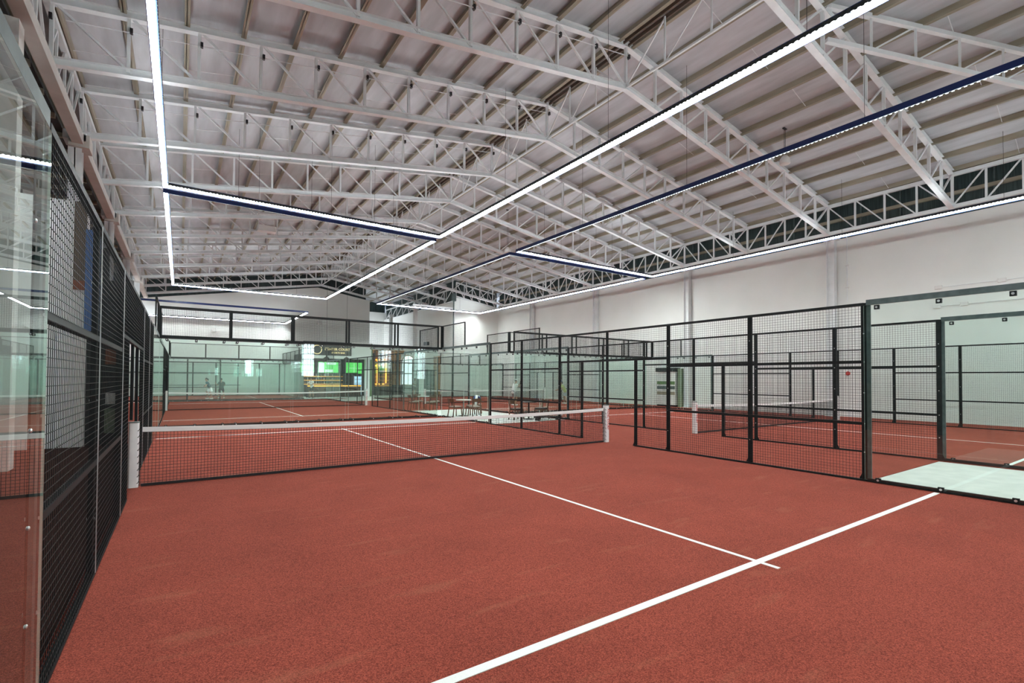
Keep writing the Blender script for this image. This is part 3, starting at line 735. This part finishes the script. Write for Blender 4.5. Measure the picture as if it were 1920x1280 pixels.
bc = empty('bar_counter', 'long dark bar counter with an amber light strip under its top', 'counter', (9.6, BY + .1, 0))
link('body', MB().box(0, 0, 0, 4.6, .6, .98).data('body', 'dark'), bc)
link('worktop', MB().box(-.05, -.1, 1.02, 4.65, .65, 1.08).data('worktop', 'wood'), bc)
link('light_strip', MB().box(0, -.06, .94, 4.6, -.02, 1.02).data('light_strip', 'amber'), bc)
for k in range(9): link('front_panel', cached('bpan', lambda: MB().box(0, -.02, .05, .47, 0, .9).data('front_panel', 'brown')), bc, (.02 + k * .51, 0, 0))
bs = empty('back_shelf', 'dark shelving behind the bar with amber lit shelf edges', 'shelf', (9.6, BY + 1.7, 0))
link('back_panel', MB().box(0, .35, .9, 3.4, .4, 2.1).data('back_panel', 'dark'), bs)
SZ = (1.15, 1.5, 1.85)
for z in SZ:
    link('shelf_board', MB().box(0, 0, z - .03, 3.4, .35, z).data('shelf_board', 'wood'), bs)
    link('light_strip', MB().box(0, -.02, z - .045, 3.4, 0, z - .012).data('light_strip', 'amber'), bs)
for k in (0, 3.4): link('side_panel', MB().box(k - .02, 0, 0, k + .02, .4, 2.1).data('side_panel', 'dark'), bs)
bt = [MB().lathe([(0, 0), (.035, 0), (.035, .15), (.012, .2), (.012, .26), (0, .26)], 8).data('bottle', m, True) for m in ('rust', 'green', 'shelfwhite', 'amber')]
for j, z in enumerate(SZ):
    for k in range(14):
        o = link('bottle', bt[(k * 5 + j * 3) % 3], None, (9.75 + k * .235 + random.uniform(-.03, .03), BY + 1.85, z))
        tag(o, 'small bottle, %s from the left on the %s amber-lit shelf behind the bar' % (ORD[k], ('lowest', 'middle', 'top')[j]), 'bottle', 'bottles on the %s bar shelf' % ('lowest', 'middle', 'top')[j])
fr = empty('drinks_fridge', 'upright drinks fridge with a lit glass door at the end of the bar', 'fridge', (13.75, BY + .8, 0))
link('body', MB().box(0, .05, 0, .75, .6, 2.05).data('body', 'screen'), fr)
dr = link('door', MB().box(.04, 0, .15, .71, .05, 1.85).data('door', 'fridge'), fr)
link('door_frame', MB().box(.7, -.02, .1, .76, .05, 1.9).box(0, -.02, .1, .05, .05, 1.9).data('door_frame', 'shelfwhite'), dr)
for z in (.5, .85, 1.2, 1.55): link('shelf', MB().box(.05, -.015, z, .7, 0, z + .03).data('shelf', 'screen'), dr)
def stool(x, y, k):
    t = empty('bar_stool', 'wooden bar stool, %s from the left in front of the dark bar counter' % ORD[k], 'stool', (x, y, 0), 0, 'stools along the bar')
    link('seat', cached('stseat', lambda: MB().lathe([(0, .7), (.17, .7), (.18, .73), (.16, .76), (0, .76)], 12).data('seat', 'wood', True)), t)
    for a in range(4):
        c_, s_ = math.cos(a * PI / 2 + .78), math.sin(a * PI / 2 + .78)
        link('leg', cached(('stleg', a), lambda: MB().bar((c_ * .12, s_ * .12, .7), (c_ * .2, s_ * .2, 0), .03).data('leg', 'screen')), t)
    link('foot_ring', cached('string', lambda: MB().tube([(.17 * math.cos(2 * PI * k / 12), .17 * math.sin(2 * PI * k / 12), .28) for k in range(13)], .01, 5).data('foot_ring', 'screen')), t)
for k in range(5): stool(10.2 + k * .8, BY - .45, k)
for k, x in enumerate((10.9, 12.6)):
    t = empty('pendant_lamp', ('black dome pendant hanging in front of the bar sign, left of two', 'black dome pendant hanging in front of the bar sign, right of two')[k], 'lamp', (x, BY - .9, 3.3))
    link('shade', MB().lathe([(.28, 0), (.26, .08), (.12, .2), (.03, .24), (0, .24)], 14).data('shade', 'screen', True), t)
    link('cord', MB().tube([(0, 0, .24), (0, 0, zt(x) + RZ - 3.3)], .01, 5).data('cord', 'screen'), t)

# lounge front right of the bar
struct('wall_lounge', MB().box(15.2, 49.0, 0, 22.0, 49.2, 4.9), 'wall')
struct('wall_lounge_side', MB().box(15.1, BY + .2, 0, 15.25, 49, 4.9), 'green')
op = empty('copper_bay', 'copper and amber lit bay behind the glass, between bar and arched window', 'bay', (16.5, 48.6, 0))
link('back_panel', MB().box(0, .3, 1.0, 3.0, .36, 4.5).data('back_panel', 'copper'), op)
link('canopy', MB().box(-.1, -.1, 4.2, 3.2, .36, 4.55).data('canopy', 'copper'), op)
for x in (.0, .75, 2.5): link('pillar', MB().box(x, 0, 0, x + .16, .3, 4.2).data('pillar', 'black'), op)
for x in (.45, 1.35): link('light_bar', MB().box(x, .22, 1.2, x + .09, .3, 3.6).data('light_bar', 'amber2'), op)
for z in (1.05, 2.9, 3.5): link('light_bar', MB().box(.2, .2, z, 1.2, .28, z + .09).data('light_bar', 'amber2'), op)
link('counter', MB().box(-.3, -.5, 0, 3.0, .2, 1.0).data('counter', 'dark'), op)
wn = MB()
ap = [(0, 1.0), (1.4, 1.0), (1.4, 3.4)] + [(.7 + .7 * math.cos(a), 3.4 + .7 * math.sin(a)) for a in [PI * k / 10 for k in range(1, 11)]]
wn.add([(x, 0, z) for x, z in ap] + [(x, .04, z) for x, z in ap], [tuple(range(len(ap))), tuple(range(len(ap), 2 * len(ap)))[::-1]])
w6 = struct('window_6', MB().box(19.5, 48.8, .9, 21.1, 48.98, 1.0), 'wall')
struct('pane', wn, 'day', w6, (19.6, 48.9, 0))
fp = [(19.6 + x, 48.88, z) for x, z in ap] + [(19.6 + ap[0][0], 48.88, ap[0][1])]
struct('window_frame', MB().tube(fp, .06, 6), 'copper', w6)
struct('glazing_bar', MB().box(20.27, 48.86, 1, 20.33, 48.9, 4.1).box(19.6, 48.86, 2.2, 21.0, 48.9, 2.24), 'steel', w6)
d = struct('door_2', MB().box(18.15, 41.6, 0, 18.25, 41.7, 2.5).box(19.8, 41.6, 0, 19.9, 41.7, 2.5).box(18.15, 41.6, 2.4, 19.9, 41.7, 2.5), 'black')
struct('door_leaf', MB().box(18.27, 41.62, .02, 18.85, 41.66, 2.38), 'shelfwhite', d)
struct('door_leaf', MB().box(18.9, 41.62, .02, 19.78, 41.66, 2.38), 'flat', d)
d = struct('door_3', MB().box(21.55, 43.9, 0, 21.6, 45.4, 3.9), 'oak')
struct('door_leaf', MB().box(21.5, 44.0, .02, 21.55, 45.3, 2.3), 'oak', d)
tag(link('air_conditioner', MB().cbox(-.5, -.22, 0, .5, 0, .34, .04).box(-.44, -.24, .02, .44, -.22, .08).data('air_conditioner', 'flat'), None, (21.6, 47.0, 5.1), (0, 0, -PI / 2)), 'dark wall unit behind the mesh in the recess beside the short white wall', 'wall unit')
tag(link('canopy_shelf', MB().box(-.6, -.5, 0, .6, 0, .08).box(-.5, -.4, .08, -.1, -.1, .3).data('canopy_shelf', 'shelfwhite'), None, (21.6, 42.8, 4.6), (0, 0, -PI / 2)), 'white shelf with a small box high on the recess wall', 'shelf')

# ================================================================== TABLES AND CHAIRS
def chair_parts(t, seat_m='seat'):
    link('seat', cached(('chseat', seat_m), lambda: MB().cbox(-.21, -.21, .43, .21, .2, .47, .04).data('seat', seat_m)), t)
    for sx in (-1, 1):
        link('leg', cached(('chf', sx), lambda: MB().bar((sx * .19, -.19, .44), (sx * .22, -.23, 0), .036).data('leg', 'wood')), t)
        link('leg', cached(('chb', sx), lambda: MB().bar((sx * .185, .19, .46), (sx * .2, .26, 0), .036).bar((sx * .185, .19, .44), (sx * .19, .25, .80), .034).data('leg', 'wood')), t)
    link('backrest', cached('chback', lambda: MB().add([(-.22, .235, .66), (0, .275, .66), (.22, .235, .66), (.22, .245, .81), (0, .29, .81), (-.22, .245, .81), (-.22, .26, .66), (0, .3, .66), (.22, .26, .66), (.22, .27, .81), (0, .315, .81), (-.22, .27, .81)],
        [(0, 1, 4, 5), (1, 2, 3, 4), (11, 10, 7, 6), (10, 9, 8, 7), (5, 4, 10, 11), (4, 3, 9, 10), (1, 0, 6, 7), (2, 1, 7, 8), (0, 5, 11, 6), (3, 2, 8, 9)]).data('backrest', 'wood')), t)
    link('seat_frame', cached('chfr', lambda: MB().box(-.2, -.2, .38, .2, -.17, .43).box(-.2, .16, .38, .2, .19, .43).box(-.2, -.2, .38, -.17, .19, .43).box(.17, -.2, .38, .2, .19, .43).data('seat_frame', 'wood')), t)
def chair(label, x, y, rz, group, m='seat'):
    chair_parts(empty('cafe_chair', label, 'chair', (x, y, 0 if m != 'x' else 0), rz, group), m)
def table(label, x, y, top='shelfwhite', leg='screen'):
    t = empty('cafe_table', label, 'table', (x, y, 0))
    link('table_top', MB().lathe([(0, .71), (.35, .71), (.36, .725), (.35, .74), (0, .74)], 20).data('table_top', top, False), t)
    link('pedestal', MB().tube([(0, 0, .02), (0, 0, .71)], .035, 10).data('pedestal', leg), t)
    link('base', MB().lathe([(0, 0), (.24, 0), (.24, .015), (.06, .035), (0, .035)], 16).data('base', leg, True), t)
g1 = 'chairs around the table by the nearest court corner'
table('round white cafe table just outside the far right corner of the nearest court', 11.25, 20.2)
chair('wooden cafe chair on the left of the table by the nearest court corner', 10.72, 20.0, PI * .55, g1)
chair('wooden cafe chair nearest the glass at the table by the nearest court corner', 11.5, 19.62, PI - .1, g1)
chair('wooden cafe chair with clothes over its back at the table by the nearest court corner', 11.85, 20.45, -PI * .5, g1)
chair('wooden cafe chair standing apart, right of the table by the nearest court corner', 12.6, 21.3, -PI * .15, g1)
jk = empty('draped_clothes', 'blue and white clothes and a white towel draped over a wooden chair', 'clothes', (11.7, 20.45, 0))
link('jacket', MB().ell((.42, .02, .83), (.085, .23, .085), 12, 8).ell((.48, .14, .70), (.04, .12, .17), 10, 7).ell((.37, .17, .72), (.035, .08, .14), 10, 7).ell((.46, .27, .66), (.035, .05, .15), 8, 6).ell((.48, -.12, .72), (.04, .09, .13), 8, 6).data('jacket', 'cloth_blue', True), jk)
link('towel', MB().add([(.30, -.16, .3), (.32, -.17, .62), (.36, -.17, .90), (.46, -.17, .86), (.30, .03, .3), (.32, .03, .62), (.36, .03, .905), (.46, .03, .86), (.29, -.16, .3), (.305, -.17, .63), (.35, -.17, .92), (.47, -.17, .88), (.29, .03, .3), (.305, .03, .63), (.35, .03, .925), (.47, .03, .88)],
     [(0, 4, 5, 1), (1, 5, 6, 2), (2, 6, 7, 3), (8, 9, 13, 12), (9, 10, 14, 13), (10, 11, 15, 14), (0, 1, 9, 8), (1, 2, 10, 9), (2, 3, 11, 10), (4, 12, 13, 5), (5, 13, 14, 6), (6, 14, 15, 7), (0, 8, 12, 4), (3, 7, 15, 11)]).data('towel', 'cloth_white', True), jk)
g2 = 'chairs around the table beyond the glass corner'
table('round white cafe table standing beyond the glass corner of the second court', 11.5, 25.1)
for a, x, y, lab in ((PI, 11.6, 24.4, 'nearest'), (PI * .5, 10.85, 25.0, 'left'), (-PI * .5, 12.2, 25.2, 'right'), (0, 11.5, 25.85, 'farthest')):
    chair('wooden cafe chair at the table beyond the glass corner, its %s side' % lab, x, y, a, g2)
g3 = 'black-seated chairs beside the corridor fence'
table('round black cafe table standing in the corridor behind the mesh fence', 12.75, 17.2, 'screen')
chair('dark wooden chair left of the black table in the corridor', 12.15, 17.25, PI * .5, g3, 'screen')
chair('dark wooden chair right of the black table in the corridor', 13.35, 17.1, -PI * .5, g3, 'screen')
bn = empty('corridor_bench', 'low black bench with a white bundle on the pale floor by the corridor fence', 'bench', (13.1, 16.35, 0), -.1)
link('seat', MB().cbox(-.6, -.16, .12, .6, .16, .17, .02).data('seat', 'screen'), bn)
for x in (-.5, .5): link('leg', MB().box(x - .03, -.14, 0, x + .03, .14, .12).data('leg', 'screen'), bn)
tag(link('white_bundle', MB().ell((0, 0, .1), (.14, .12, .1), 12, 8).ell((.1, .03, .06), (.08, .09, .06)).data('white_bundle', 'cloth_white', True), None, (13.62, 16.2, .17)), 'small white bundle lying at the end of the low black bench', 'towel')

# ================================================================== PEOPLE
def skin(name, verts, edges, radii, m, root=0, sub=1):
    me = bpy.data.meshes.new(name); me.from_pydata(verts, edges, []); me.update()
    o = bpy.data.objects.new(name, me); COL.objects.link(o)
    md = o.modifiers.new('skin', 'SKIN'); md.use_smooth_shade = True
    for i, r in enumerate(radii):
        sv = me.skin_vertices[0].data[i]; sv.radius = (r, r) if not isinstance(r, tuple) else r; sv.use_root = (i == root)
    sb = o.modifiers.new('sub', 'SUBSURF'); sb.levels = sub; sb.render_levels = sub
    dg = bpy.context.evaluated_depsgraph_get(); dg.update()
    out = bpy.data.meshes.new_from_object(o.evaluated_get(dg)); bpy.data.objects.remove(o)
    out.materials.clear(); out.materials.append(MT[m])
    out.polygons.foreach_set('use_smooth', [True] * len(out.polygons)); out.name = name
    return out
def person(label, loc, rz, J, shirt, lower, shoes='cloth_white', skirt=False, hairc='hair', cap=None, sleeves=True):
    """J: joint positions (x side, -y is forward). keys: pel, chest, neck, head, sh/el/wr/hip/kn/an + l/r"""
    V = lambda k: Vector(J[k])
    vs, es, rs = [], [], []
    def add(p, r, par=None):
        vs.append(tuple(p)); rs.append(r)
        if par is not None: es.append((par, len(vs) - 1))
        return len(vs) - 1
    pel = add(V('pel'), (.15, .105)); wa = add(V('pel').lerp(V('chest'), .5), (.125, .09), pel); ch = add(V('chest'), (.155, .105), wa)
    nk = add(V('neck'), .055, ch); hd0 = add(V('neck').lerp(V('head'), .55), .065, nk); hd = add(V('head'), (.078, .095), hd0); add(V('head') + Vector((0, .01, .075)), (.06, .07), hd)
    for s in 'lr':
        sh = add(V('sh' + s), .056, ch); el = add(V('el' + s), .042, sh); wr = add(V('wr' + s), .027, el)
        d = (V('wr' + s) - V('el' + s)).normalized(); a = d.cross(Vector((0, 1, .3))).normalized()
        pm = add(V('wr' + s) + d * .06, (.036, .024), wr)
        b = a.cross(d).normalized()
        for q, ln in ((-1.5, .065), (-.5, .08), (.5, .078), (1.5, .06)):
            f1 = add(V('wr' + s) + d * .095 + a * q * .02, .0095, pm); f2 = add(V('wr' + s) + d * (.095 + ln * .55) + a * q * .021 + b * .016, .0085, f1)
            add(V('wr' + s) + d * (.095 + ln * .75) + a * q * .02 + b * .045, .0075, f2)
        th = add(V('wr' + s) + d * .045 - a * .045 + b * .012, .011, pm); add(V('wr' + s) + d * .085 - a * .055 + b * .03, .009, th)
        hp = add(V('hip' + s), .088, pel); kn = add(V('kn' + s), .056, hp); cf = add(V('kn' + s).lerp(V('an' + s), .35) + Vector((0, .015, 0)), .052, kn); an = add(V('an' + s), .037, cf)
        fd = Vector(J.get('toe', (0, -1, 0))).normalized()
        add(V('an' + s) + fd * .13 + Vector((0, 0, -.045)), .03, an)
    o = link('person', skin('person', vs, es, rs, 'skin'), None, loc, (0, 0, rz)); tag(o, label, 'person')
    # face: eyes, nose, mouth, ears on the head
    h = V('head'); hf = Vector(J.get('face', (0, -1, 0))).normalized(); hs = hf.cross(Vector((0, 0, 1))).normalized()
    fb = MB()
    for q in (-1, 1): fb.ell(h + hf * .066 + hs * q * .028 + Vector((0, 0, .012)), (.011, .011, .007), 8, 5, 0)
    fb.ell(h + hf * .066 + Vector((0, 0, -.052)), (.022, .012, .006), 8, 4, 1)
    fb.ell(h + hf * .076 + Vector((0, 0, -.014)), (.012, .014, .022), 8, 5, 2)
    for q in (-1, 1): fb.ell(h + hs * q * .066 - Vector((0, 0, .01)), (.012, .018, .03), 8, 5, 2)
    link('face', fb.data('face', ['hair', 'red', 'skin'], True), o)
    # hair
    hb = MB().ell(h - hf * .022 + Vector((0, 0, .04)), (.082, .088, .085), 14, 8)
    if J.get('tail'): hb.ell(h - hf * .13 + Vector((0, 0, -.02)), (.03, .04, .09), 8, 6)
    link('hair', hb.data('hair', hairc, True), o)
    if cap:
        cb = MB().ell(h - hf * .012 + Vector((0, 0, .065)), (.088, .094, .068), 14, 8); cb.ell(h + hf * .10 + Vector((0, 0, .05)), (.06, .065, .012), 10, 5)
        link('cap', cb.data('cap', cap, True), o)
    # shirt
    vs2, es2, rs2 = [], [], []
    def add2(p, r, par=None):
        vs2.append(tuple(p)); rs2.append(r)
        if par is not None: es2.append((par, len(vs2) - 1))
        return len(vs2) - 1
    az = add2(V('pel') + Vector((0, 0, -.17)), (.20, .15)); a0 = add2(V('pel') + Vector((0, 0, -.02)), (.185, .138), az); a1 = add2(V('pel').lerp(V('chest'), .5), (.165, .122), a0); a2 = add2(V('chest'), (.178, .125), a1); add2(V('neck') + Vector((0, 0, -.045)), .072, a2)
    for s in 'lr':
        b1 = add2(V('sh' + s), .074, a2); add2(V('sh' + s).lerp(V('el' + s), .62), .066, b1)
    link('shirt', skin('shirt', vs2, es2, rs2, shirt), o)
    # shorts or skirt
    if skirt:
        c_ = V('pel'); pr = [(.14, .10), (.17, -.02), (.22, -.16), (.25, -.27)]; N = 18
        sb = MB(); vsk = []
        for r, z in pr:
            for k in range(N): t_ = 2 * PI * k / N; rr = r * (1 + .05 * math.cos(6 * t_)); vsk.append((c_.x + rr * math.cos(t_), c_.y + rr * .8 * math.sin(t_), c_.z + z))
        sb.add(vsk, [(i * N + k, i * N + (k + 1) % N, (i + 1) * N + (k + 1) % N, (i + 1) * N + k) for i in range(3) for k in range(N)])
        link('skirt', sb.data('skirt', lower, True), o)
    else:
        vs2, es2, rs2 = [], [], []
        a0 = add2(V('pel') + Vector((0, 0, .16)), (.15, .11)); a1 = add2(V('pel') + Vector((0, 0, -.05)), (.165, .122), a0)
        for s in 'lr':
            b1 = add2(V('hip' + s) + Vector((0, 0, -.03)), .106, a1); add2(V('hip' + s).lerp(V('kn' + s), .85), .088, b1)
        link('shorts', skin('shorts', vs2, es2, rs2, lower), o)
    fd = Vector(J.get('toe', (0, -1, 0))).normalized()
    for s in 'lr':
        an = V('an' + s); p = an + fd * .055 + Vector((0, 0, -.045))
        sb = MB().tube([p - fd * .11 + Vector((0, 0, .012)), p - fd * .06 + Vector((0, 0, .014)), p + fd * .04, p + fd * .11 + Vector((0, 0, -.004)), p + fd * .135 + Vector((0, 0, -.01))], [.035, .05, .047, .038, .016], 10)
        link('shoe', sb.data('shoe', shoes, True), o)
    return o
def base_pose(lean=0.1, crouch=.06):
    return {'pel': (0, .05, .95 - crouch), 'chest': (0, -lean * .6, 1.28 - crouch), 'neck': (0, -lean, 1.47 - crouch), 'head': (0, -lean - .03, 1.62 - crouch),
            'shl': (-.19, -lean * .8, 1.38 - crouch), 'shr': (.19, -lean * .8, 1.38 - crouch), 'ell': (-.25, -lean - .08, 1.12 - crouch), 'elr': (.25, -lean - .08, 1.12 - crouch),
            'wrl': (-.15, -lean - .3, 1.08 - crouch), 'wrr': (.15, -lean - .3, 1.08 - crouch), 'hipl': (-.1, .04, .90 - crouch), 'hipr': (.1, .04, .90 - crouch),
            'knl': (-.15, -.04, .48), 'knr': (.15, -.04, .48), 'anl': (-.18, .03, .09), 'anr': (.18, .03, .09)}
def racket(label, loc, rot):
    t = empty('padel_racket', label, 'racket', loc); t.rotation_euler = rot
    s = MB(); N = 20; p = [(.12 * math.cos(a), .13 * math.sin(a)) for a in [2 * PI * k / N for k in range(N)]]
    s.add([(x, -.018, z + .3) for x, z in p] + [(x, .018, z + .3) for x, z in p], [tuple(range(N)), tuple(range(N, 2 * N))[::-1]] + [(k, N + k, N + (k + 1) % N, (k + 1) % N) for k in range(N)])
    link('head', s.data('head', 'cloth_dark'), t); link('handle', MB().tube([(0, 0, -.02), (0, 0, .19)], .016, 8).data('handle', 'screen'), t)

p1 = base_pose(.18, .1); p1.update({'wrl': (-.45, -.22, 1.0), 'ell': (-.34, -.1, 1.15), 'wrr': (.3, -.3, .98), 'knl': (-.2, -.14, .5), 'anl': (-.22, -.02, .09), 'knr': (.2, .02, .47), 'anr': (.26, .16, .09), 'tail': 1})
person('player in teal shirt and white skirt running on the crosswise far court', (2.38, 44.5, T), -PI * .45, p1, 'cloth_teal', 'cloth_white', skirt=True)
p2 = base_pose(.22, .12); p2.update({'wrr': (.34, -.35, 1.15), 'wrl': (-.1, -.4, 1.0)})
person('player in dark green clothes beside the white-skirted one on the crosswise far court', (3.25, 45.6, T), PI, p2, 'cloth_dark', 'cloth_dark')
p3 = base_pose(.12, .06); p3.update({'elr': (.3, -.2, 1.2), 'wrr': (.2, -.42, 1.3), 'ell': (-.26, -.22, 1.2), 'wrl': (-.02, -.42, 1.26), 'knl': (-.17, -.08, .47), 'anl': (-.2, .05, .09)})
person('player in white shirt and white cap waiting with a racket on the far right-hand court', (18.0, 25.9, T), PI * .5, p3, 'cloth_white', 'cloth_grey', cap='cloth_white')
racket('dark padel racket held up by the player in white', (18.47, 25.95, 1.18), (.2, .25, 1.2))
p4 = base_pose(.3, .14); p4.update({'tail': 1})
person('player in yellow-green top and grey skirt leaning forward on the far right-hand court', (22.3, 26.0, T), -PI * .6, p4, 'cloth_lime', 'cloth_grey', skirt=True, cap='cloth_blue')
p5 = base_pose(.05, .0)
person('person in white shirt and dark trousers standing at the left end of the bar', (9.75, 44.2, 0), -PI * .3, p5, 'cloth_white', 'cloth_dark', 'screen')
p6 = base_pose(.05, .0)
person('person in pale shirt standing in front of the arched window', (19.2, 44.6, 0), PI * .1, p6, 'cloth_white', 'cloth_grey', 'screen')
